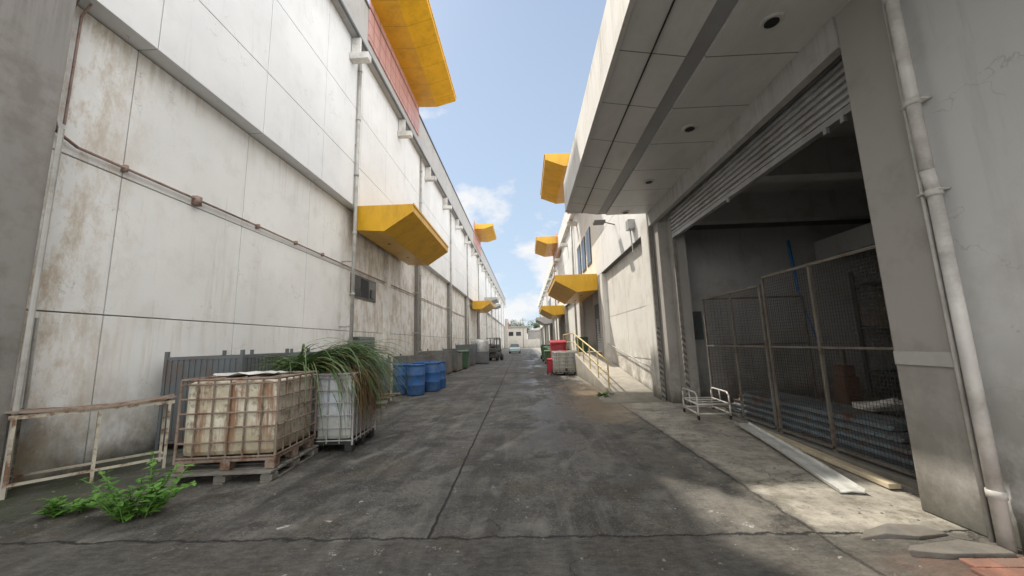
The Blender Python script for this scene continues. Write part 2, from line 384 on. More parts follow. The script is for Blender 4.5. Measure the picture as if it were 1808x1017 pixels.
for k,y in enumerate([12.62,21,30,39,48.5,58,67,76,85,95,104]):
    b=MB(); b.tube((-5.97,y,0),(-5.97,y,12.9),.062,12)
    for z in (1.2,3.4,5.6,7.8,10,12): b.tube((-5.97,y,z),(-5.97,y,z+.09),.078,12)
    for z in (2.3,4.6,6.6,9): b.box(-6.42 if z<6.6 else -6.06,-5.97,y-.02,y+.02,z,z+.05)
    finish('downpipe',b,M['pvcL'],LB,smooth=True)
for y in (16.6,21.3,30.4,39.4,49.4):
    b=MB(); b.box(-6.41,-6.2,y,y+.35,0,6.66); finish('pilaster',b,M['concL' if y>20 else 'wallL'],LB)
b=MB()
b.path([(-6.0,4.50,13),(-6.02,4.52,9.6),(-6.02,4.40,7.2),(-6.30,4.43,6.5),(-6.34,4.42,4.95),(-6.34,4.5,4.66),(-6.34,4.75,4.56),(-6.34,8.1,4.56),(-6.34,12.4,4.52),(-6.34,40,4.5)],.022,8)
for y in (5.4,6.72,8.4,9.9,11.3): b.box(-6.40,-6.31,y-.02,y+.02,4.50,4.61)
b.box(-6.40,-6.29,6.66,6.78,4.44,4.62)
finish('conduit',b,M['conduit'],LB,smooth=True)
b=MB(); b.path([(-6.3,4.62,13),(-6.02,4.62,9),(-6.02,4.55,7.0),(-6.33,4.56,6.5),(-6.33,4.56,4.8)],.016,8)
finish('thin_pipe',b,M['conduit'],LB)
b=MB(); b.path([(-6.08,4.36,4.6),(-6.08,4.36,0)],.03,8); b.path([(-6.33,4.60,2.1),(-6.33,4.62,.9)],.02,8)
finish('drain_pipe',b,M['pvcL'],LB)
win=MB(); win.box(-6.44,-6.36,13.3,15.6,3.47,4.36)
wf=finish('window',win,M['frame'],LB)
for k in range(3):
    b=MB(); y=13.38+k*.74; b.box(-6.37,-6.352,y,y+.68,3.55,4.28); finish('window_pane',b,M['glass' if k!=1 else 'dark'],wf)
b=MB(); b.box(-6.37,-6.30,15.1,15.4,3.6,3.95); finish('window_vent',b,M['greysteel'],wf)
def wing(name,xr,xo,y0,y1,zt,drop,edge,parent,mat='yellow',tilt=0,lamps=True):
    xm=xr+(xo-xr)*.5
    b=MB(); b.prism([(xr,zt),(xo,zt+tilt),(xo,zt+tilt-edge),(xm,zt-drop),(xr,zt-drop*.92)],y0,y1)
    c=finish(name,b,M[mat],parent,bevel=.008)
    s=1 if xo>xr else -1
    b=MB(); b.box(min(xo,xo+.03*s),max(xo,xo+.03*s),y0-.02,y1+.02,zt+tilt-.06,zt+tilt+.02)
    finish('canopy_trim',b,M[mat],c)
    if lamps:
        for yy in (y0+(y1-y0)*.3,y0+(y1-y0)*.7):
            b=MB(); b.tube((xr+(xo-xr)*.28,yy,zt-drop*.955-.012),(xr+(xo-xr)*.28,yy,zt-drop*.955+.03),.09,14); finish('downlight',b,M['dark'],c)
    return c
wing('low_canopy',-6.06,-3.94,12.85,19.0,6.75,1.0,.3,LB)
wing('roof_canopy',-5.74,-3.55,12.7,19.5,15.75,.55,.25,LB,lamps=False)
wing('low_canopy',-6.06,-3.94,43,49,6.6,1.0,.3,LB)
wing('roof_canopy',-5.74,-3.5,43,49,15.9,.6,.25,LB,lamps=False)
wing('low_canopy',-6.06,-4.2,56,61,8.6,.6,.3,LB,'fascia')
wing('low_canopy',-6.06,-4.4,66,70,8.6,.6,.3,LB,'fascia')
for y0,y1 in ((12.7,19.5),(42.5,49.4)):
    b=MB(); b.box(-5.75,-5.70,y0,y1,13.45,16.4); finish('tile_panel',b,M['pink'],LB)
b=MB(); b.box(-6.36,-5.95,13.3,14.6,1.25,1.95); b.box(-6.3,-6.0,13.2,14.7,1.945,1.99)
finish('meter_cabinet',b,M['greybin'],LB,bevel=.01)

# ---------------- right warehouse
RB=thing('warehouse','grey and white warehouse with open loading bay and deep soffit canopy','building',(9,40,0))
b=MB(); b.box(3.56,3.9,-4,3.16,0,5.3); finish('near_wall',b,M['nearwall'],RB,bevel=.01)
b=MB(); b.box(3.52,4.05,3.16,3.74,0,5.06); finish('pillar',b,M['pillar'],RB,bevel=.015)
b=MB(); b.box(3.50,3.522,3.20,3.72,1.30,1.42); finish('pillar_patch',b,M['lintel'],RB)
b=MB(); b.box(3.5,3.62,3.74,10.02,4.68,5.06); finish('lintel',b,M['lintel'],RB)
b=MB(); b.box(3.86,4.1,9.22,10.3,0,5.0); finish('jamb_wall',b,M['pillar'],RB)
b=MB(); b.box(3.62,3.86,9.7,10.14,0,5.0); finish('jamb_pilaster',b,M['pillar'],RB)
def stripe_mat():
    B=NB('hazard_stripe'); x=B.xyz(); p=B.pos(); q=B.m('FRACT',B.m('DIVIDE',B.m('ADD',x[2],B.m('MULTIPLY',B.m('ADD',x[1],x[0]),1.0)),.15))
    c=B.mix(B.m('GREATER_THAN',q,.5),(.07,.068,.065),(.34,.32,.29))
    c=B.mix(B.m('GREATER_THAN',x[2],1.9),c,(.27,.26,.245))
    c=B.mix(B.rng(B.noise(p,7,5,.7),.42,.58,0,.85),c,(.2,.185,.165)); return B.fin(c,.7)
M['stripe']=stripe_mat()
for y in (9.10,3.76):
    b=MB(); b.box(3.74,3.82,y,y+.06,0,4.6); finish('door_guide',b,M['stripe'],RB)
b=MB(); b.box(3.495,3.58,10.06,10.12,0,4.95); finish('corner_guard',b,M['stripe'],RB)
b=MB(); z=4.16; prof=[]
while z<5.0:
    prof+= [(3.77,z),(3.735,z+.015),(3.730,z+.05),(3.745,z+.08)]; z+=.095
prof+=[(3.80,z),(3.80,4.16)]
b.prism(prof,3.82,9.1); b.box(3.73,3.82,3.82,9.09,4.07,4.155)
for y in (4.05,4.3,6.5): b.box(3.72,3.76,y,y+.05,4.0,4.08)
finish('roller_shutter',b,M['shutter'],RB)
b=MB(); b.box(3.72,14,10.32,17.2,0,4.6); finish('lower_wall',b,M['wallR'],RB)
b=MB(); b.box(3.5,3.74,10.16,10.75,0,5.0); finish('pilaster',b,M['wallR'],RB,bevel=.01)
b=MB(); b.box(3.5,3.74,16.5,16.98,0,4.58); finish('pilaster',b,M['wallR'],RB,bevel=.01)
b=MB()
panels(b,3.5,3.6,[10.14]+[13+2.9*k for k in range(0,27)]+[90],[4.6,6.3,8.0,9.8],.01)
finish('upper_wall',b,M['wallRu'],RB)
b=MB(); b.box(3.54,14,10.3,90,4.61,9.7); b.box(3.9,14,-4,10.29,5.35,9.7); finish('wall_core',b,M['groove'],RB)
b=MB(); b.box(3.22,14,-4,90,9.8,11.0); finish('roof_fascia',b,M['fasciaR'],RB)
b=MB(); panels(b,3.72,3.705,[10.76,13.6,16.5],[1.0,2.6,4.55],.012); finish('wall_panel',b,M['wallR'],RB)
bays=[(17.2,24.0),(32.2,39),(47.2,54),(62.2,69),(77,84)]
for i,(a,c_) in enumerate(bays):
    b=MB(); b.box(4.4,4.6,a,c_,0,4.6); b.box(3.74,4.6,a-.2,a,0,4.6); b.box(3.74,4.6,c_,c_+.2,0,4.6); finish('bay_back',b,M['innerwall'],RB)
    for yy in (a+1.0,a+3.8):
        b=MB(); prof=[]; z=.97
        while z<3.7: prof+=[(4.36,z),(4.34,z+.03),(4.34,z+.07),(4.36,z+.1)]; z+=.1
        prof+=[(4.39,z),(4.39,.97)]
        b.prism(prof,yy,yy+2.2); finish('roller_door',b,M['greysteel' if (i+int(yy))%2 else 'frame'],RB)
    for ya in (a,c_-.35):
        b=MB(); b.box(3.5,3.72,ya,ya+.35,.0,4.59); finish('pilaster',b,M['pillar'],RB)
    if i<3: wing('low_canopy',3.5,1.5,a+.3,c_-.9,4.75,.85,.28,RB,'yellow' if i<2 else 'fascia')
    if i<2:
        wing('roof_canopy',3.22,1.3,a+.6,c_-1.0,11.1,.7,.3,RB,lamps=False)
        b=MB(); b.box(3.17,3.215,a+.3,c_-.9,9.5,11.5); finish('tile_panel',b,M['pink'],RB)
    nxt=bays[i+1][0] if i+1<len(bays) else 90
    b=MB(); b.box(3.72,4.4,c_+.2,nxt-.2,0,4.6); finish('lower_wall',b,M['wallR'],RB)
    for yy in (a+1.3,a+3.0,a+4.7):
        w=MB(); w.box(3.46,3.52,yy,yy+1.2,5.5,7.4); wo=finish('window',w,M['frame'],RB)
        for s in (0,1):
            b=MB(); b.box(3.445,3.458,yy+.05+s*.58,yy+.57+s*.58,5.56,7.34); finish('window_pane',b,M['glass'],wo)
    b=MB(); b.tube((3.35,c_+.5,1),(3.35,c_+.5,9.8),.07,10); finish('downpipe',b,M['pvcL'],RB,smooth=True)
for k in range(14):
    y=12.6+5.2*k
    b=MB(); b.box(2.9,3.5,y-.15,y+.15,8.9,9.15); finish('bracket',b,M['white'],RB,bevel=.02)
b=MB(); b.box(2.48,4.4,19.0,26,0,.97); finish('loading_dock',b,M['ramp'],RB)
b=MB(); b.box(2.6,4.4,32.2,39,0,.97); finish('loading_dock',b,M['ramp'],RB)
b=MB(); b.prism([(1.30,5.22),(2.12,5.08),(2.12,5.16),(1.30,5.30)],-4,10.05); b.box(2.36,3.52,-4,10.05,5.06,5.14)
cn=finish('deep_canopy',b,M['soffit'],RB)
b=MB(); b.box(2.12,2.36,-4,10.08,5.10,5.20); finish('soffit_channel',b,M['beam'],cn)
b=MB(); b.box(1.24,1.30,-4,10.10,5.20,6.10); b.box(1.30,3.5,10.05,10.10,5.16,6.08); finish('canopy_fascia',b,M['fasciaR'],cn)
b=MB(); b.box(1.3,3.6,-4,10.04,5.95,6.05); finish('canopy_roof',b,M['fascia'],cn)
b=MB(); b.box(1.69,1.705,-4,10.05,5.135,5.16); finish('soffit_seam',b,M['dark'],cn)
for y in (1.7,3.75,5.83,7.9,9.85):
    b=MB(); b.lathe([(.045,0.0),(.10,0),(.115,.012),(.115,.03)],(2.85,y,5.036),20); d=finish('downlight',b,M['lampwhite'],cn,smooth=False)
    b=MB(); b.lathe([(.02,-.002),(.075,-.003),(.075,.01)],(2.85,y,5.034),16); finish('lamp_socket',b,M['dark'],d)
b=MB(); 
b.path([(3.48,3.10,0.0),(3.48,3.10,2.75),(3.455,3.10,2.95),(3.455,3.10,5.05)],.046,16)
for z in (.35,2.72,3.55,4.6): b.tube((3.48 if z<2.8 else 3.455,3.10,z),(3.48 if z<2.8 else 3.455,3.10,z+.06),.054,16)
b.path([(3.50,3.21,0),(3.50,3.21,5.05)],.015,8)
for z in (3.56,2.74): b.box(3.46,3.56,3.04,3.22,z+.02,z+.035)
finish('downpipe',b,M['pvc'],RB,smooth=True)
# interior
b=MB(); b.box(13,13.2,-4,10.5,0,5.4); b.box(4.1,13,10.3,10.5,0,5.34); b.box(3.9,13.2,-4.2,-4,0,5.4); finish('inner_wall',b,M['innerwall'],RB)
b=MB(); b.box(3.86,13.2,-4,10.3,5.2,5.34); finish('inner_ceiling',b,M['innerwall'],RB)
b=MB(); b.box(3.95,13,-3.9,10.3,0,.06); finish('inner_floor',b,M['innerfloor'],RB)
b=MB(); 
for y in (6.6,9.2): b.box(4.2,13,y,y+.3,4.5,5.2)
b.box(7.6,8,1.0,1.4,0,5.2); b.box(7.6,8,6.5,6.9,0,4.5); b.box(8.0,8.1,1.4,10.2,3.6,4.1)
finish('inner_beam',b,M['innerwall'],RB)
b=MB(); b.path([(7.1,9.9,4.1),(7.15,9.85,2.75)],.035,8); b.path([(7.15,9.85,2.75),(7.5,9.8,1.0)],.014,8); finish('blue_pipe',b,M['bluepipe'],RB)
b=MB(); b.box(4.4,4.75,10.15,10.29,1.55,2.3); finish('electric_panel',b,M['greysteel'],RB)
b=MB(); b.tube((3.5,13.6,5.9),(3.0,13.5,6.0),.02,6); b.box(2.7,3.1,13.3,13.7,5.93,6.01); finish('floodlight',b,M['frame'],RB)
b=MB(); b.box(3.3,3.5,11.2,11.5,5.0,5.3); b.tube((3.4,11.4,5.0),(3.45,11.4,4.2),.02,6); finish('junction_box',b,M['galv'],RB)
b=MB(); b.path([(3.6,10.9,.75),(3.6,18.8,1.75)],.02,8)
for k in range(5):
    y=11.2+1.8*k; z=.75+(y-10.9)*.1266; b.tube((3.6,y,z),(3.72,y,z-.04),.014,6)
finish('wall_handrail',b,M['galv'],RB)
b=MB(); b.box(3.94,4.1,3.75,9.2,0,.058); finish('threshold',b,M['ramp'],RB)

# ramp
RP=thing('loading_ramp','sloping concrete ramp with worn edges along the white wall','ramp',(3,15,0))
b=MB(); b.prismx([(11.2,0.0),(19.0,0.0),(19.0,.97),(11.2,.05)],2.48,3.70); finish('ramp_slab',b,M['ramp'],RP,bevel=.01)
b=MB(); b.prismx([(11.0,0),(19.0,0.0),(19.0,1.09),(11.3,.17),(11.0,.12)],2.36,2.475); finish('ramp_kerb',b,M['ramp'],RP,bevel=.015)
b=MB(); b.add([(2.0,9.9,0.004),(3.66,9.9,0.004),(3.68,11.19,.06),(2.36,11.19,.10),(1.95,10.8,.004)],[(0,1,2,3,4)]); b.add([(2.36,11.19,.10),(3.68,11.19,.06),(3.68,11.19,0),(2.36,11.19,0)],[(0,1,2,3)]); finish('ramp_lip',b,M['ramp'],RP)
RL=thing('handrail','faded yellow pipe handrail with posts along the ramp edge','railing',(2.42,15,0))
def rz(y): return .12+(min(max(y,11.2),19)-11.2)*.1243
b=MB(); b.path([(2.42,11.35,rz(11.35)+.85),(2.42,19,rz(19)+.92),(2.42,24,rz(19)+.92)],.028,10); b.path([(2.42,11.35,rz(11.35)+.45),(2.42,19,rz(19)+.48),(2.42,24,rz(19)+.48)],.022,10); finish('rail',b,M['yrail'],RL,smooth=True)
for y in (11.35,12.9,14.45,16,17.5,19,20.7,22.4,24):
    b=MB(); b.tube((2.42,y,rz(y)-.02),(2.42,y,rz(y)+.9),.025,8); b.box(2.38,2.46,y-.05,y+.05,rz(y)-.02,rz(y)+.02); finish('post',b,M['yrail'],RL)

# ---------------- far end
FB=thing('factory','pale two storey factory block closing the end of the alley','building',(-3,125,0))
b=MB(); b.box(-14,.5,122,135,0,6.6); finish('wall',b,M['farwall'],FB)
b=MB(); b.box(-14.3,.8,121.6,135.3,6.6,7.0); finish('roof',b,M['farroof'],FB)
for x in (-8,-5.5,-3):
    b=MB(); b.box(x,x+1.6,121.95,122,3.9,5.2); finish('window',b,M['glass'],FB)
F2=thing('warehouse','low grey corrugated warehouse behind the yard wall','building',(8,130,0))
b=MB(); b.box(.9,16,126,140,0,5.6); finish('wall',b,M['farroof'],F2)
b=MB(); b.prism([(.5,5.6),(16.5,5.6),(8.5,7.4)],125.7,140); finish('roof',b,M['farwall'],F2)
b=MB(); b.box(-13,14,118,118.3,0,2.6)
for k in range(9): b.box(-13+3.3*k,-12.6+3.3*k,117.9,118.35,0,2.8)
fw=finish('boundary_wall',b,M['farwall']); meta(fw,'stained concrete boundary wall across the alley end','wall')
F3=thing('office_building','pale office block beside the long white warehouse','building',(-9,116,0))
b=MB(); b.box(-14,-5.2,114,117,0,9); finish('wall',b,M['farwall'],F3)
b=MB(); b.box(-5.18,-5.1,114.2,116,6,8); finish('red_sign_panel',b,M['red'],F3)
def tree(loc,h,seed,label):
    rnd=random.Random(seed)
    T=thing('tree',label,'tree',loc,'trees beyond the boundary wall')
    b=MB(); L=Vector(loc); top=L+Vector((0,0,h*.55)); b.tube(L,top,.22,8,.12)
    cl=[]
    for k in range(7):
        a=rnd.uniform(0,6.28); q=top+Vector((math.cos(a)*h*.28,math.sin(a)*h*.28,h*rnd.uniform(.05,.35))); b.tube(top-Vector((0,0,h*.1*rnd.random())),q,.09,6,.03); cl.append(q)
    cl.append(top+Vector((0,0,h*.4)))
    finish('trunk',b,M['bark'],T)
    b=MB()
    for q in cl:
        for k in range(220):
            d=Vector((rnd.gauss(0,1),rnd.gauss(0,1),rnd.gauss(0,.8))); d=d.normalized()*h*.17*rnd.random()**.4
            c=q+d; s=rnd.uniform(.12,.28); u=Vector((rnd.gauss(0,1),rnd.gauss(0,1),rnd.gauss(0,1))).normalized(); w=u.orthogonal().normalized()
            b.add([c-u*s,c+w*s*.5,c+u*s,c-w*s*.5],[(0,1,2,3)])
    finish('crown',b,M['treeleaf'],T)
tree((-4.2,141,0),9.5,1,'dark green roadside tree with uneven crown'); tree((2.5,144,0),9,2,'dark green roadside tree with uneven crown'); tree((7,146,0),9.5,3,'dark green roadside tree with uneven crown')
UP=thing('utility_pole','grey concrete utility pole with crossarm','pole',(-.6,112,0))
b=MB(); b.tube((-.6,112,0),(-.6,112,9),.14,8,.09); finish('pole',b,M['concL'],UP); b=MB(); b.box(-1.5,.3,111.85,111.9,8.3,8.42); finish('crossarm',b,M['wood'],UP)
b=MB()
for zz in (8.45,8.1):
    pts=[(-5.2+ (8.7)*t, 112, zz-1.2*4*t*(1-t)*.25) for t in [i/12 for i in range(13)]]; b.path(pts,.02,4)
finish('cable',b,M['black'],UP)

# ================================================================== THINGS
def ibc(label,bm,cm,group='intermediate bulk tanks'):
    T=thing('bulk_tank',label,'tank',(0,0,0),group)
    w,d=.60,.50
    b=MB()
    z0,z1=.16,1.10
    b.box(-w+.03,w-.03,-d+.03,d-.03,z0,z1)
    o=finish('bottle',b,bm,T,bevel=.07,origin=(0,0,0))
    b=MB(); b.lathe([(.11,0),(.11,.05),(.09,.06)],(0,0,z1),20); finish('cap',b,M['black'] if bm==M['bottleA'] else M['red'],T)
    if bm!=M['bottleA']:
        b=MB(); b.tube((0.0,-d+.06,.24),(0.0,-d-.04,.24),.05,12); b.box(-.06,.06,-d-.03,-d-.0,.28,.31); finish('valve',b,M['black'],T)
    b=MB(); r=.0115
    zs=[.16,.34,.52,.70,.88,1.06]
    for z in zs:
        b.tube((-w,-d,z),(w,-d,z),r,6);b.tube((-w,d,z),(w,d,z),r,6);b.tube((-w,-d,z),(-w,d,z),r,6);b.tube((w,-d,z),(w,d,z),r,6)
    for k in range(7):
        x=-w+2*w*k/6
        for y in (-d,d): b.tube((x,y,.12),(x,y,1.12),r*.9,6)
    for k in range(1,6):
        y=-d+2*d*k/6
        for x in (-w,w): b.tube((x,y,.12),(x,y,1.12),r*.9,6)
    z=1.12
    b.tube((-w,-d,z),(w,-d,z),r*1.5,8);b.tube((-w,d,z),(w,d,z),r*1.5,8);b.tube((-w,-d,z),(-w,d,z),r*1.5,8);b.tube((w,-d,z),(w,d,z),r*1.5,8)
    for x in (-.22,.22): b.tube((x,-d,1.125),(x,d,1.125),r*1.4,8)
    for x in (-w,w):
        for y in (-d,d): b.tube((x,y,.1),(x,y,1.12),r*1.5,8)
    finish('cage',b,cm,T)
    b=MB(); b.box(-w,w,-d,d,.10,.135)
    for x in (-w+.06,0,w-.06):
        for y in (-d+.06,0,d-.06): b.box(x-.06,x+.06,y-.06,y+.06,.0,.105)
    finish('base_pallet',b,M['black'] if cm!=M['rustcage'] else cm,T,bevel=.008)
    return T
A=ibc('stained cream bulk tank in a rusted wire cage',M['bottleA'],M['rustcage'])
A.location=(-3.84,5.28,.135); A.rotation_euler=(0,0,.09); A.scale=(1,1.06,.99)
rs=random.Random(21)
b=MB(); nx,ny=9,7; vs=[];fs=[]
for i in range(nx):
    for j in range(ny):
        vs.append((-4.25+.85*i/(nx-1)+rs.gauss(0,.02),4.95+.5*j/(ny-1)+rs.gauss(0,.02),1.275+abs(rs.gauss(0,.018))))
for i in range(nx-1):
    for j in range(ny-1): fs.append((i*ny+j,(i+1)*ny+j,(i+1)*ny+j+1,i*ny+j+1))
b.add(vs,fs); o=finish('plastic_sheet',b,M['strip']); meta(o,'crumpled pale plastic sheet lying on the cream tank','sheet')
C=ibc('white bulk tank in a galvanised cage under long leaves',M['bottleB'],M['galv'])
C.location=(-3.38,6.45,.0); C.rotation_euler=(0,0,.05); C.scale=(1,1,1.06)
C2=ibc('dirty white bulk tank in a cage beside the ramp',M['bottleC'],M['galv']); C2.location=(1.93,18.9,0)
def pallet(label):
    T=thing('wooden_pallet',label,'pallet',(0,0,0),'wooden pallets')
    b=MB()
    for k in range(7):
        y=-.55+.183*k; b.box(-.63,.63,y-.06+random.uniform(-.01,.01),y+.06,.105,.13)
    finish('deck_board',b,M['pallet'],T,bevel=.004)
    b=MB()
    for x in (-.56,0,.56):
        b.box(x-.05,x+.05,-.6,.6,.085,.104)
        for y in (-.52,0,.52): b.box(x-.07,x+.07,y-.07,y+.07,.018,.085)
        b.box(x-.06,x+.06,-.61,.61,0,.017)
    finish('block',b,M['pallet'],T,bevel=.004)
    return T
P=pallet('weathered wooden pallet under the cream tank'); P.location=(-3.84,5.28,0); P.rotation_euler=(0,0,.07)
P2=copy_thing(P,(-4.5,10.4,0),.3,'weathered wooden pallet lying by the wall')
T=thing('metal_table','rusty peeling steel frame bench with a warped board top','table',(0,0,0))
b=MB(); L,Wd,H=1.35,.5,.9
for x in (-L/2,0,L/2):
    for y in (-Wd/2,Wd/2): b.beam((x,y,0),(x,y,H),.032,.032)
for y in (-Wd/2,Wd/2): b.beam((-L/2-.05,y,H),(L/2+.05,y,H),.03,.045); b.beam((-L/2,y,.14),(L/2,y,.14),.025,.03)
for x in (-L/2,L/2): b.beam((x,-Wd/2,H),(x,Wd/2,H),.03,.045); b.beam((x,-Wd/2,.14),(x,Wd/2,.14),.025,.03)
finish('frame',b,M['frost'],T)
b=MB(); vs=[];fs=[]
for i in range(10):
    x=-L/2-.08+(L+.16)*i/9; zc=H+.04-.05*math.sin(math.pi*i/9)+random.uniform(-.006,.006)
    vs+=[(x,-Wd/2-.03,zc+.02),(x,0,zc-.01),(x,Wd/2-.06,zc+.01)]
for i in range(9):
    for k in (0,1): fs.append((i*3+k,(i+1)*3+k,(i+1)*3+k+1,i*3+k+1))
b.add(vs,fs); o=finish('board_top',b,M['rustcage'],T); s=o.modifiers.new('s','SOLIDIFY'); s.thickness=.025
T.location=(-5.78,5.0,0); T.rotation_euler=(0,0,math.radians(50))

def crate(label,w,d,h,mat,group='steel crates'):
    T=thing('steel_crate',label,'crate',(0,0,0),group)
    b=MB()
    for x in (-w/2,w/2):
        for y in (-d/2,d/2): b.beam((x,y,0),(x,y,h+.12),.05,.05)
    for z in (.12,h):
        b.beam((-w/2,-d/2,z),(w/2,-d/2,z),.04,.05);b.beam((-w/2,d/2,z),(w/2,d/2,z),.04,.05);b.beam((-w/2,-d/2,z),(-w/2,d/2,z),.04,.05);b.beam((w/2,-d/2,z),(w/2,d/2,z),.04,.05)
    finish('frame',b,mat,T)
    b=MB(); x=-w/2+.03
    while x<w/2-.05: b.box(x,x+.07,-d/2-.012,-d/2+.012,.15,h-.03); b.box(x+.07,x+.10,-d/2,-d/2+.012,.15,h-.03); x+=.10
    y=-d/2+.03
    while y<d/2-.05: b.box(w/2-.012,w/2+.012,y,y+.07,.15,h-.03); b.box(w/2-.012,w/2,y+.07,y+.10,.15,h-.03); y+=.10
    b.box(-w/2,-w/2+.012,-d/2,d/2,.15,h-.03); b.box(-w/2+.013,w/2-.013,d/2-.012,d/2,.15,h-.03); b.box(-w/2+.02,w/2-.02,-d/2+.02,d/2-.02,.12,.14)
    finish('side_panel',b,mat,T)
    return T
G1=crate('grey painted steel crate with ribbed sides by the wall',1.3,1.3,1.50,M['greysteel']); G1.location=(-5.60,7.0,0); G1.rotation_euler=(0,0,.04)
G2=copy_thing(G1,(-5.35,8.7,0),-.05)
M1=crate('weathered grey steel bin standing against the wall',1.4,1.5,1.15,M['darkbin'],'grey steel bins'); M1.location=(-5.0,16.2,0)
for k,(x,y) in enumerate([(-4.8,18.4),(-5.0,21.0),(-4.8,23.2)]): copy_thing(M1,(x,y,0),random.uniform(-.08,.08),None,(1,1,.9+.2*(k%2)))

D=thing('blue_drum','blue open topped plastic drum standing on concrete','drum',(0,0,0),'blue plastic drums')
b=MB(); b.lathe([(.24,0),(.275,.015),(.285,.05),(.287,.3),(.292,.31),(.292,.33),(.287,.34),(.287,.60),(.292,.61),(.292,.63),(.287,.64),(.285,.86),(.275,.91),(.29,.915),(.29,.945),(.265,.95),(.26,.6),(.24,.3)],(0,0,0),28)
finish('drum_body',b,M['blueplastic'],D,smooth=True)
D.location=(-4.28,12.7,0); D.scale=(1,1,1.05)
for x,y,r in ((-3.66,12.45,.7),(-4.5,13.45,2),(-3.38,13.45,1.1),(-3.95,14.0,.3),(-3.35,14.3,2.1),(-3.9,15.0,1.4)): copy_thing(D,(x,y,0),r)

PP=thing('plank_pile','pile of loose grey planks on a pallet','planks',(-4.4,10.3,0))
for k in range(5):
    b=MB(); b.beam((-4.9+.05*k,9.9+.1*k,.16+.03*k),(-3.9+.08*k,10.8+random.uniform(-.2,.3),.17+.03*k),.11,.03); finish('plank',b,M['wood'],PP)
SF=thing('metal_stand','rusty steel scrap stand with sheet panel','scrap metal',(-4.6,11.1,0))
b=MB(); b.beam((-5.0,10.9,0),(-5.0,10.9,1.5),.06,.06); b.beam((-5.0,10.9,1.45),(-4.1,11.4,1.4),.05,.05); b.beam((-4.1,11.4,0),(-4.1,11.4,1.4),.05,.05); finish('post',b,M['frost'],SF)
b=MB(); b.box(-5.0,-4.1,11.42,11.45,.3,1.2); finish('sheet_panel',b,M['greysteel'],SF)

PL=thing('cut_palm_leaves','heap of long green strap leaves drooping over the white tank','plant',(-3.5,6.5,1.2))
rnd=random.Random(11)
b=MB(); bd=MB()
def ribbon(mb,p,d,L,w,droop,n=9):
    p=Vector(p); d=Vector(d).normalized(); step=L/n; vs=[];fs=[]
    side=d.cross(Vector((0,0,1)))
    if side.length<.05: side=Vector((1,0,0))
    side.normalize()
    side=(side+Vector((0,0,rnd.uniform(-.6,.6)))).normalized()
    for i in range(n+1):
        t=i/n; ww=w*(1-.85*t**1.5)*(.6+.4*min(1,t*5))
        vs+=[p-side*ww/2,p+side*ww/2]
        d=(d+Vector((rnd.gauss(0,.03),rnd.gauss(0,.03),-droop*step*(.4+t*1.6)))).normalized()
        p=p+d*step
        if p.z<.02: p.z=.02
    for i in range(n): fs.append((2*i,2*i+1,2*i+3,2*i+2))
    mb.add(vs,fs)
for k in range(560):
    s=rnd.random()
    base=(-4.05+s*.5+rnd.gauss(0,.1),6.55+rnd.gauss(0,.2),1.20+rnd.random()*.14)
    a=rnd.gauss(.10,.42)
    d=(math.cos(a),math.sin(a)*.9,rnd.uniform(.2,.95))
    ribbon(b,base,d,rnd.uniform(1.1,2.05),rnd.uniform(.018,.036),rnd.uniform(.8,1.5))
for k in range(190):
    a=rnd.uniform(1.8,4.4); ribbon(b,(-3.8+rnd.gauss(0,.16),6.5+rnd.gauss(0,.15),1.22),(math.cos(a),math.sin(a),rnd.uniform(.5,1.3)),rnd.uniform(.6,1.1),.024,rnd.uniform(1.6,2.8))
finish('leaves',b,M['blade'],PL)
for k in range(200):
    base=(-2.83+rnd.gauss(0,.06),6.35+rnd.gauss(0,.25),1.20+rnd.random()*.12)
    a=rnd.gauss(.1,.5)
    ribbon(bd,base,(math.cos(a),math.sin(a),rnd.uniform(-.8,.1)),rnd.uniform(.7,1.15),rnd.uniform(.008,.018),rnd.uniform(7,12),10)
for k in range(130):
    a=rnd.gauss(.1,.4); ribbon(bd,(-3.6+rnd.gauss(0,.25),6.45+rnd.gauss(0,.2),1.3),(math.cos(a),math.sin(a),rnd.uniform(.2,.8)),rnd.uniform(.9,1.5),rnd.uniform(.008,.016),rnd.uniform(1.6,2.8))
finish('dry_fibres',bd,M['dry'],PL)

def weed(name,label,cx_,cy_,n,h,spread,seed):
    rnd2=random.Random(seed); T=thing(name,label,'weed',(cx_,cy_,0),'weeds growing by the wall')
    st=MB(); lf=MB()
    for k in range(n):
        a=rnd2.uniform(0,6.28); p=Vector((cx_+math.cos(a)*spread*.3*rnd2.random(),cy_+math.sin(a)*spread*.3*rnd2.random(),0))
        d=Vector((math.cos(a)*.7,math.sin(a)*.4,1.6*rnd2.random()+.5)).normalized(); L=h*rnd2.uniform(.5,1.1); m=7
        for i in range(m):
            q=p+d*L/m; st.tube(p,q,.005,5,.004,False); p=q; d=(d+Vector((rnd2.gauss(0,.12),rnd2.gauss(0,.12),-.05))).normalized()
            for s in range(3):
                b2=rnd2.uniform(0,6.28); u=Vector((math.cos(b2),math.sin(b2),rnd2.uniform(-.2,.5))).normalized(); w=u.cross(Vector((0,0,1))).normalized(); s_=rnd2.uniform(.035,.09)*(1.1-.4*i/m)
                up=u.cross(w)*-.12*s_
                lf.add([p,p+u*s_*.5+w*s_*.46+up,p+u*s_*1.4,p+u*s_*.5-w*s_*.46+up,p+u*s_*.75],[(0,1,4),(1,2,4),(2,3,4),(3,0,4)])
    finish('stem',st,M['weed'],T)['kind']='stuff'; finish('leaves',lf,M['weed'],T)
weed('weed_plant','leafy green weed growing out of the paving joint',-3.92,3.85,24,.5,.6,3)
weed('weed_plant','leafy green weed growing at the wall foot',-4.75,3.95,8,.22,.4,5)
weed('weed_plant','leafy green weed growing beside the ramp start',2.15,11.0,8,.14,.4,8)

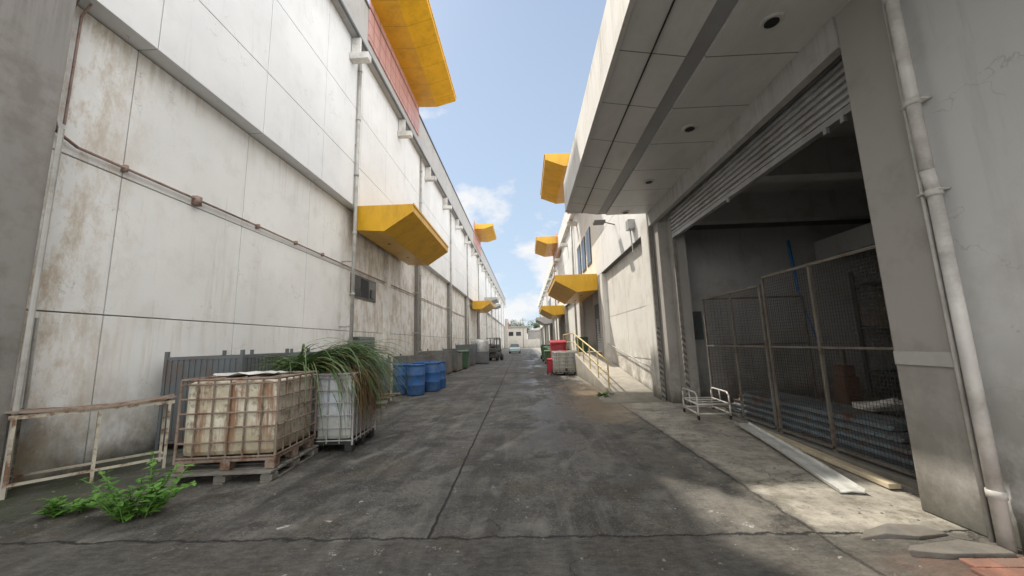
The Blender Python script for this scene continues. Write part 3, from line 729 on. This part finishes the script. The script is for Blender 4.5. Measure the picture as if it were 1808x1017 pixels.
CG=thing('mesh_cage','rusty steel framed wire mesh enclosure across the loading door','cage',(4.02,6.4,0))
b=MB(); X=4.02
posts=[(4.1,2.57),(5.28,2.57),(6.32,2.57),(6.42,2.45),(7.35,2.45),(8.45,2.45)]
for y,h in posts: b.beam((X,y,.06),(X,y,h),.036,.036)
b.beam((X,4.05,2.57),(X,6.35,2.57),.036,.04); b.beam((X,6.4,2.45),(X,8.48,2.45),.036,.04)
b.beam((X,4.05,1.42),(X,6.35,1.42),.028,.028); b.beam((X,6.4,1.42),(X,8.48,1.42),.028,.028)
b.beam((X,4.05,.12),(X,8.48,.12),.036,.036); b.beam((X,8.45,2.45),(6.2,8.45,2.45),.036,.036); b.beam((6.2,8.45,0),(6.2,8.45,2.45),.036,.036)
b.beam((X,8.45,1.42),(6.2,8.45,1.42),.03,.03); b.beam((X,8.45,.12),(6.2,8.45,.12),.03,.03)
finish('frame',b,M['cagesteel'],CG)
b=MB(); y=4.14
while y<8.45: b.beam((X+.01,y,.12),(X+.01,y,2.56 if y<6.35 else 2.44),.0035,.0035); y+=.045
z=.17
while z<2.5: b.beam((X+.014,4.1,z),(X+.014,8.45 if z<2.44 else 6.3,z),.0035,.0035); z+=.045
x=4.1
while x<6.2: b.beam((x,8.45,.12),(x,8.45,2.44),.003,.003); x+=.07
z=.2
while z<2.4: b.beam((X,8.455,z),(6.2,8.455,z),.003,.003); z+=.07
finish('wire_mesh',b,M['wire'],CG)
CS=thing('corrugated_sheets','stack of blue grey corrugated steel sheets inside the cage','sheets',(4.5,6.2,0))
for k in range(5):
    b=MB(); z=.07+.10*k
    b.prism([(4.10+.02*k,z),(4.14+.02*k,z+.04),(4.10+.02*k,z+.085),(4.45,z+.085),(4.85,z+.06),(4.85,z),(4.45,z)],4.15+.12*k,8.2-.15*k)
    finish('sheet',b,M['corr'],CS)
MC=thing('machine','dusty rust coloured machine stored inside the warehouse','machine',(6.1,7.4,0))
b=MB(); b.box(5.9,6.2,7.3,7.6,.06,.8); b.box(5.93,6.17,7.33,7.57,.8,1.0); finish('housing',b,M['orange'],MC,bevel=.03)
b=MB(); b.tube((6.05,7.45,1.0),(6.05,7.45,1.3),.05,10); finish('spindle',b,M['cagesteel'],MC)
SC=thing('scrap_fitting','discarded metal fittings on the sheet stack','scrap metal',(4.7,5,0.5))
b=MB(); b.tube((4.55,4.9,.75),(4.95,4.7,.55),.03,8); b.tube((4.55,4.9,.75),(4.5,5.3,.62),.05,10); finish('pipe_elbow',b,M['cartsteel'],SC)
b=MB(); b.box(4.5,4.95,5.2,5.5,.58,.66); finish('flat_plate',b,M['cartsteel'],SC)
SH=thing('storage_rack','steel storage rack with cartons in the dim interior','rack',(10,8.6,0))
b=MB()
for x in (8.6,10.4,12.2):
    for y in (8.8,9.9): b.beam((x,y,.06),(x,y,3.2),.07,.07)
for z in (.6,1.7,2.8): b.box(8.6,12.2,8.8,9.9,z,z+.06)
finish('frame',b,M['greysteel'],SH)
for k in range(6):
    b=MB(); x=8.8+.58*k; z=.66 if k%2 else 1.76; b.box(x,x+.5,8.95,9.6,z,z+.45); finish('carton',b,M['wood'],SH)

CT=thing('trolley','small pale tubular steel trolley with castors','trolley',(0,0,0))
b=MB(); w,d=.30,.42; r=.017
for x in (-w,w):
    for y in (-d,d): b.tube((x,y,.08),(x,y,.30),r,8)
for z in (.12,.3):
    b.tube((-w,-d,z),(w,-d,z),r,8);b.tube((-w,d,z),(w,d,z),r,8);b.tube((-w,-d,z),(-w,d,z),r,8);b.tube((w,-d,z),(w,d,z),r,8)
for y in (-.14,.14): b.tube((-w,y,.3),(w,y,.3),r*.8,8)
for x in (-w,w): b.path([(x,-d,.3),(x,-d,.46),(x,-d+.08,.52),(x,d-.08,.52),(x,d,.46),(x,d,.3)],r,8); b.tube((x,0,.3),(x,0,.52),r*.8,8)
finish('frame',b,M['cartsteel'],CT,smooth=True)
for x in (-w,w):
    for y in (-d,d):
        b=MB(); b.tube((x-.015,y,.04),(x+.015,y,.04),.04,14); b.box(x-.02,x-.016,y-.015,y+.015,.04,.09); b.box(x+.016,x+.02,y-.015,y+.015,.04,.09); finish('castor',b,M['black'],CT)
CT.location=(3.68,8.1,0); CT.rotation_euler=(0,0,-.08)

b=MB(); p0=Vector((3.78,7.0,.05)); p1=Vector((3.22,4.1,.03)); d=(p1-p0); sd=Vector((d.y,-d.x,0)).normalized()
prof=[(-.12,.04),(-.112,.0),(-.05,.004),(0,.012),(.05,.004),(.105,.0),(.12,.045),(.113,.047),(.10,.01),(0,.022),(-.105,.01),(-.114,.04)]
vs=[];fs=[];N=14;n=len(prof)
for i in range(N+1):
    t=i/N; c=p0+d*t; c.z=.012+.02*math.sin(t*3.1)+(.05*(1-t)); tw=.05*math.sin(t*5)
    for a_,h_ in prof: vs.append(c+sd*a_+Vector((0,0,h_+a_*tw)))
for i in range(N):
    for k in range(n): fs.append((i*n+k,i*n+(k+1)%n,(i+1)*n+(k+1)%n,(i+1)*n+k))
fs.append(tuple(range(n))); fs.append(tuple(range(N*n,N*n+n)))
b.add(vs,fs); o=finish('gutter_strip',b,M['strip']); meta(o,'bent white sheet metal gutter strip lying on the apron','gutter')
b=MB(); b.beam((3.88,6.9,.045),(3.72,4.18,.04),.12,.05); o=finish('timber_plank',b,M['plank'],bevel=.005); meta(o,'pale timber plank lying along the door threshold','plank')
b=MB(); b.beam((3.55,5.9,.02),(3.4,4.9,.02),.03,.02); o=finish('wood_batten',b,M['wood']); meta(o,'thin grey wood batten lying on the apron','batten')
BS=thing('broken_slab','broken pieces of concrete slab by the downpipe','rubble',(3.1,3.2,0))
def rock(pts,h,seed):
    r3=random.Random(seed); n=len(pts); b=MB()
    vs=[(x,y,-.01) for x,y in pts]+[(x+r3.uniform(-.015,.015),y+r3.uniform(-.015,.015),h+r3.uniform(-.012,.012)) for x,y in pts]
    b.add(vs,[(i,(i+1)%n,(i+1)%n+n,i+n) for i in range(n)]+[tuple(range(n,2*n))]); finish('slab_piece',b,M['slab'],BS,bevel=.008)
rock([(2.72,3.02),(2.95,2.99),(3.2,3.0),(3.42,2.98),(3.40,3.1),(3.2,3.17),(2.97,3.15),(2.8,3.1)],.035,1)
rock([(2.55,3.24),(2.8,3.27),(3.0,3.25),(3.28,3.3),(3.2,3.42),(2.95,3.45),(2.7,3.38)],.024,2)
b=MB(); rr=random.Random(4)
for i in range(7):
    for j in range(6):
        x=2.82+i*.105+(.05 if j%2 else 0); y=2.3+j*.11
        if x<3.5 and not (i==0 and j>3) and rr.random()>.08: b.box(x,x+.1,y,y+.106,0,.016+rr.uniform(0,.010))
o=finish('brick_patch',b,M['brick'],bevel=.005); meta(o,'patch of dull red brick paving by the wall foot','paving')

b=MB(); rr=random.Random(9)
for k in range(380):
    if k<140: x=rr.uniform(-4.8,3.4); y=rr.uniform(2.4,10)
    elif k<270: x=rr.uniform(-6.0,-4.2); y=rr.uniform(3.2,12)
    else: x=rr.uniform(1.9,3.45); y=rr.uniform(3.1,11.5)
    s=rr.uniform(.005,.018); a=rr.uniform(0,3)
    ca,sa=math.cos(a)*s,math.sin(a)*s
    b.add([(x-ca,y-sa,0),(x+sa,y-ca,0),(x+ca*1.3,y+sa,0),(x-sa,y+ca,0),(x,y,s*.7),(x+ca*.4,y+sa*.4,s*.6)],[(0,1,4),(1,2,5,4),(2,3,5),(3,0,4,5)])
o=finish('gravel_debris',b,M['slab']); o['kind']='stuff'; o['label']='scattered gravel and litter on the concrete'

def bin_(label,mat,group='wheeled bins'):
    T=thing('wheeled_bin',label,'bin',(0,0,0),group)
    b=MB(); vs=[(-.24,-.3,.08),(.24,-.3,.08),(.24,.25,.08),(-.24,.25,.08),(-.29,-.37,1.0),(.29,-.37,1.0),(.29,.36,1.0),(-.29,.36,1.0)]
    b.add(vs,[(0,3,2,1),(4,5,6,7),(0,1,5,4),(1,2,6,5),(2,3,7,6),(3,0,4,7)]); b.box(-.31,.31,-.39,.38,.95,1.0)
    finish('bin_body',b,mat,T,bevel=.02)
    b=MB(); b.prismx([(-.42,1.0),(.38,1.02),(.38,1.08),(.1,1.13),(-.42,1.05)],-.31,.31); finish('lid',b,mat,T,bevel=.01)
    for x in (-.24,.24):
        b=MB(); b.tube((x-.04,.34,.1),(x+.04,.34,.1),.1,14); finish('wheel',b,M['black'],T)
    return T
R1=bin_('bright red wheeled waste bin beside the ramp',M['red']); R1.location=(1.70,20.8,0); R1.scale=(1.2,1.1,1.5)
R2=copy_thing(R1,(1.18,19.2,0),.1,'small red bin beside the caged tank',(.45,.5,.7))
R3=copy_thing(R1,(2.12,22.4,0),-.2,None,(1.0,1.0,1.5))
GB=bin_('dark green wheeled waste bin by the dock',M['green']); GB.location=(3.0,20.2,.97); GB.scale=(1,1,.75)
for k,(x,y,s) in enumerate([(1.7,28,.9),(2.0,28.9,1.0),(1.8,31,1.1),(1.9,36,1.1),(2.1,40,1.2)]): copy_thing(GB,(x,y,0),.2*k,'grey green bin standing along the dock wall',(1.1,1.1,s))

TK=thing('steel_tank','grey cylindrical steel tank on legs by the wall','tank',(-4.1,33.5,0))
b=MB(); b.lathe([(.3,.45),(.75,.6),(.8,.7),(.8,1.75),(.7,1.95),(.2,2.05)],(-4.1,33.5,0),22); finish('tank_body',b,M['galv'],TK,smooth=True)
for dx_,dy_ in ((-.5,-.5),(.5,-.5),(.5,.5),(-.5,.5)):
    b=MB(); b.beam((-4.1+dx_,33.5+dy_,0),(-4.1+dx_,33.5+dy_,.9),.08,.08); finish('leg',b,M['cagesteel'],TK)
K2=crate('grey steel storage bin by the long wall',1.6,1.6,1.3,M['greysteel'],'storage bins'); K2.location=(-4.9,26.5,0)
for x,y,s in ((-4.8,29,.8),(-4.9,31,1.2),(-4.0,31.4,.7),(-4.6,37,1.1),(-4.9,40,.9),(-4.8,45,1.2),(-4.8,50,1),(-4.7,55,1.1)): copy_thing(K2,(x,y,0),.05,None,(.8+.2*(y%2),.9,s))
for x,y in ((-4.2,24.9),(-4.6,27.9)): copy_thing(GB,(x,y,0),.3,'dark green bin standing by the long wall',(1.2,1.2,1.1))
FK=thing('forklift','dark grey forklift truck parked along the wall','forklift',(0,0,0))
b=MB(); b.box(-.55,.55,-.9,.9,.25,.75); b.box(-.52,.52,.35,1.1,.75,1.15); b.box(-.5,.5,-.9,-.5,.75,1.0); finish('chassis',b,M['frame'],FK,bevel=.06)
b=MB()
for x in (-.5,.5): b.beam((x,-.6,.9),(x,-.35,2.1),.06,.06); b.beam((x,.7,1.1),(x,.5,2.1),.06,.06)
b.box(-.55,.55,-.42,.55,2.1,2.15); finish('overhead_guard',b,M['black'],FK)
b=MB()
for x in (-.32,.32): b.box(x-.05,x+.05,-1.1,-.98,.1,2.1); b.box(x-.06,x+.06,-2.0,-1.1,.1,.14)
for z in (.5,1.2,2.0): b.box(-.32,.32,-1.08,-1.02,z,z+.08)
finish('mast',b,M['cagesteel'],FK)
for x in (-.58,.58):
    for y in (-.65,.75):
        b=MB(); b.tube((x-.1,y,.27),(x+.1,y,.27),.27,18); finish('wheel',b,M['black'],FK)
b=MB(); b.box(-.25,.25,-.1,.35,.75,.9); b.box(-.25,.25,.25,.37,.9,1.35); finish('seat',b,M['black'],FK,bevel=.04)
FK.location=(-3.1,36.5,0); FK.rotation_euler=(0,0,2.9)
CR=thing('parked_car','small pale car parked at the far end of the alley','car',(0,0,0))
b=MB(); secs=[(-2.0,.35,.75,.78),(-1.85,.28,.85,.82),(-1.0,.25,.95,.85),(0,.25,.95,.86),(1.1,.25,1.0,.86),(1.9,.28,.95,.82),(2.0,.4,.85,.76)]
vs=[];fs=[]
for y,z0,z1,w in secs: vs+=[(-w,y,z0),(-w,y,z0+(z1-z0)*.6),(-w*.9,y,z1),(w*.9,y,z1),(w,y,z0+(z1-z0)*.6),(w,y,z0)]
for i in range(len(secs)-1):
    for k in range(6): fs.append((i*6+k,i*6+(k+1)%6,(i+1)*6+(k+1)%6,(i+1)*6+k))
fs.append(tuple(range(6))); fs.append(tuple(range((len(secs)-1)*6,len(secs)*6))); b.add(vs,fs)
finish('body',b,M['carpaint'],CR,bevel=.04)
b=MB(); b.add([(-.76,-1.1,.93),(.76,-1.1,.93),(.78,1.7,.98),(-.78,1.7,.98),(-.6,-.35,1.45),(.6,-.35,1.45),(.6,1.3,1.45),(-.6,1.3,1.45)],[(4,5,6,7),(0,1,5,4),(1,2,6,5),(2,3,7,6),(3,0,4,7)]); finish('cabin_glass',b,M['glass'],CR)
b=MB(); b.box(-.6,.6,-.36,1.32,1.44,1.49); finish('roof',b,M['carpaint'],CR,bevel=.03)
for x in (-.78,.78):
    for y in (-1.25,1.3):
        b=MB(); b.tube((x-.1,y,.31),(x+.1,y,.31),.31,18); wo=finish('wheel',b,M['black'],CR)
        b=MB(); b.tube((x-.11,y,.31),(x+.11,y,.31),.18,12); finish('rim',b,M['galv'],wo)
for x in (-.6,.6):
    b=MB(); b.box(x-.15,x+.15,-2.01,-1.93,.6,.74); finish('headlight',b,M['lampwhite'],CR)
CR.location=(-1.75,60,0)

# ================================================================== LIGHT
SD=Vector((7.3,-8.0,-15.1)).normalized()
el=math.asin(-SD.z); az=math.atan2(-SD.x,-SD.y)
sun=bpy.data.lights.new('sun','SUN'); sun.energy=5.0; sun.angle=math.radians(.7); sun.color=(1,.92,.80)
so=bpy.data.objects.new('sun',sun); COL.objects.link(so); so.rotation_euler=SD.to_track_quat('-Z','Y').to_euler(); so.location=(-20,20,40)
w=bpy.data.worlds.new('World'); scene.world=w; w.use_nodes=True; t=w.node_tree; t.nodes.clear()
def wn(ty): return t.nodes.new(ty)
def wl(a,b_): t.links.new(a,b_)
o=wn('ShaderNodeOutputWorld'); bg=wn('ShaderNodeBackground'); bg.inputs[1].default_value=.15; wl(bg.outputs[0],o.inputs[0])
sk=wn('ShaderNodeTexSky'); sk.sky_type='NISHITA'; sk.sun_disc=False; sk.sun_elevation=el; sk.sun_rotation=az; sk.air_density=1.0; sk.dust_density=.5; sk.ozone_density=1.3
tc=wn('ShaderNodeTexCoord')
mp=wn('ShaderNodeMapping'); mp.inputs['Scale'].default_value=(1,1,1.7); mp.inputs['Location'].default_value=(.3,.2,.1); wl(tc.outputs['Generated'],mp.inputs[0])
nz=wn('ShaderNodeTexNoise'); nz.inputs['Scale'].default_value=4.6; nz.inputs['Detail'].default_value=9; nz.inputs['Roughness'].default_value=.55; wl(mp.outputs[0],nz.inputs['Vector'])
sx=wn('ShaderNodeSeparateXYZ'); wl(tc.outputs['Generated'],sx.inputs[0])
lowb=wn('ShaderNodeMapRange'); lowb.inputs[1].default_value=.08; lowb.inputs[2].default_value=.5; lowb.inputs[3].default_value=.20; lowb.inputs[4].default_value=-.08; wl(sx.outputs[2],lowb.inputs[0])
ad=wn('ShaderNodeMath'); ad.operation='ADD'; wl(nz.outputs[0],ad.inputs[0]); wl(lowb.outputs[0],ad.inputs[1])
mr=wn('ShaderNodeMapRange'); mr.inputs[1].default_value=.56; mr.inputs[2].default_value=.66; mr.inputs[4].default_value=1; wl(ad.outputs[0],mr.inputs[0])
hz=wn('ShaderNodeMapRange'); hz.inputs[1].default_value=0; hz.inputs[2].default_value=.85; hz.inputs[3].default_value=.85; hz.inputs[4].default_value=.4; wl(sx.outputs[2],hz.inputs[0])
m0=wn('ShaderNodeMix'); m0.data_type='RGBA'; wl(hz.outputs[0],m0.inputs[0]); wl(sk.outputs[0],m0.inputs[6]); m0.inputs[7].default_value=(4.2,5.1,6.1,1)
mc=wn('ShaderNodeMix'); mc.data_type='RGBA'; wl(mr.outputs[0],mc.inputs[0]); wl(m0.outputs[2],mc.inputs[6]); mc.inputs[7].default_value=(6.2,6.3,6.45,1)
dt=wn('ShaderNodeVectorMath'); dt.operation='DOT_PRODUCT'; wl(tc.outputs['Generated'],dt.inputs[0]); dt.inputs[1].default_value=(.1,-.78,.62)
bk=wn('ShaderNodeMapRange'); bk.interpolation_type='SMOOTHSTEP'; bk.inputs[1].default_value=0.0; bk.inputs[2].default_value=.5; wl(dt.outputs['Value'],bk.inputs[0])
m2=wn('ShaderNodeMix'); m2.data_type='RGBA'; wl(bk.outputs[0],m2.inputs[0]); wl(mc.outputs[2],m2.inputs[6]); m2.inputs[7].default_value=(17.8,17.5,16.9,1)  # bright sky behind and overhead, out of view, added as fill light
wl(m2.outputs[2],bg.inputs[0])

# ================================================================== CAMERA
f=655.0
cy=Vector(((928-904)/f,-(605-508.5)/f,-1)).normalized()
cz=Vector((-125,4329,-655)).normalized(); cz=(cz-cy*cz.dot(cy)).normalized(); cx=cy.cross(cz)
R=Matrix((cx,cy,cz))
cam=bpy.data.cameras.new('camera'); co=bpy.data.objects.new('camera',cam); COL.objects.link(co)
cam.sensor_width=36; cam.sensor_fit='HORIZONTAL'; cam.lens=36*f/1808; cam.clip_end=2000; cam.clip_start=.05
co.matrix_world=Matrix.Translation((0,0,1.6))@R.to_4x4()
scene.camera=co
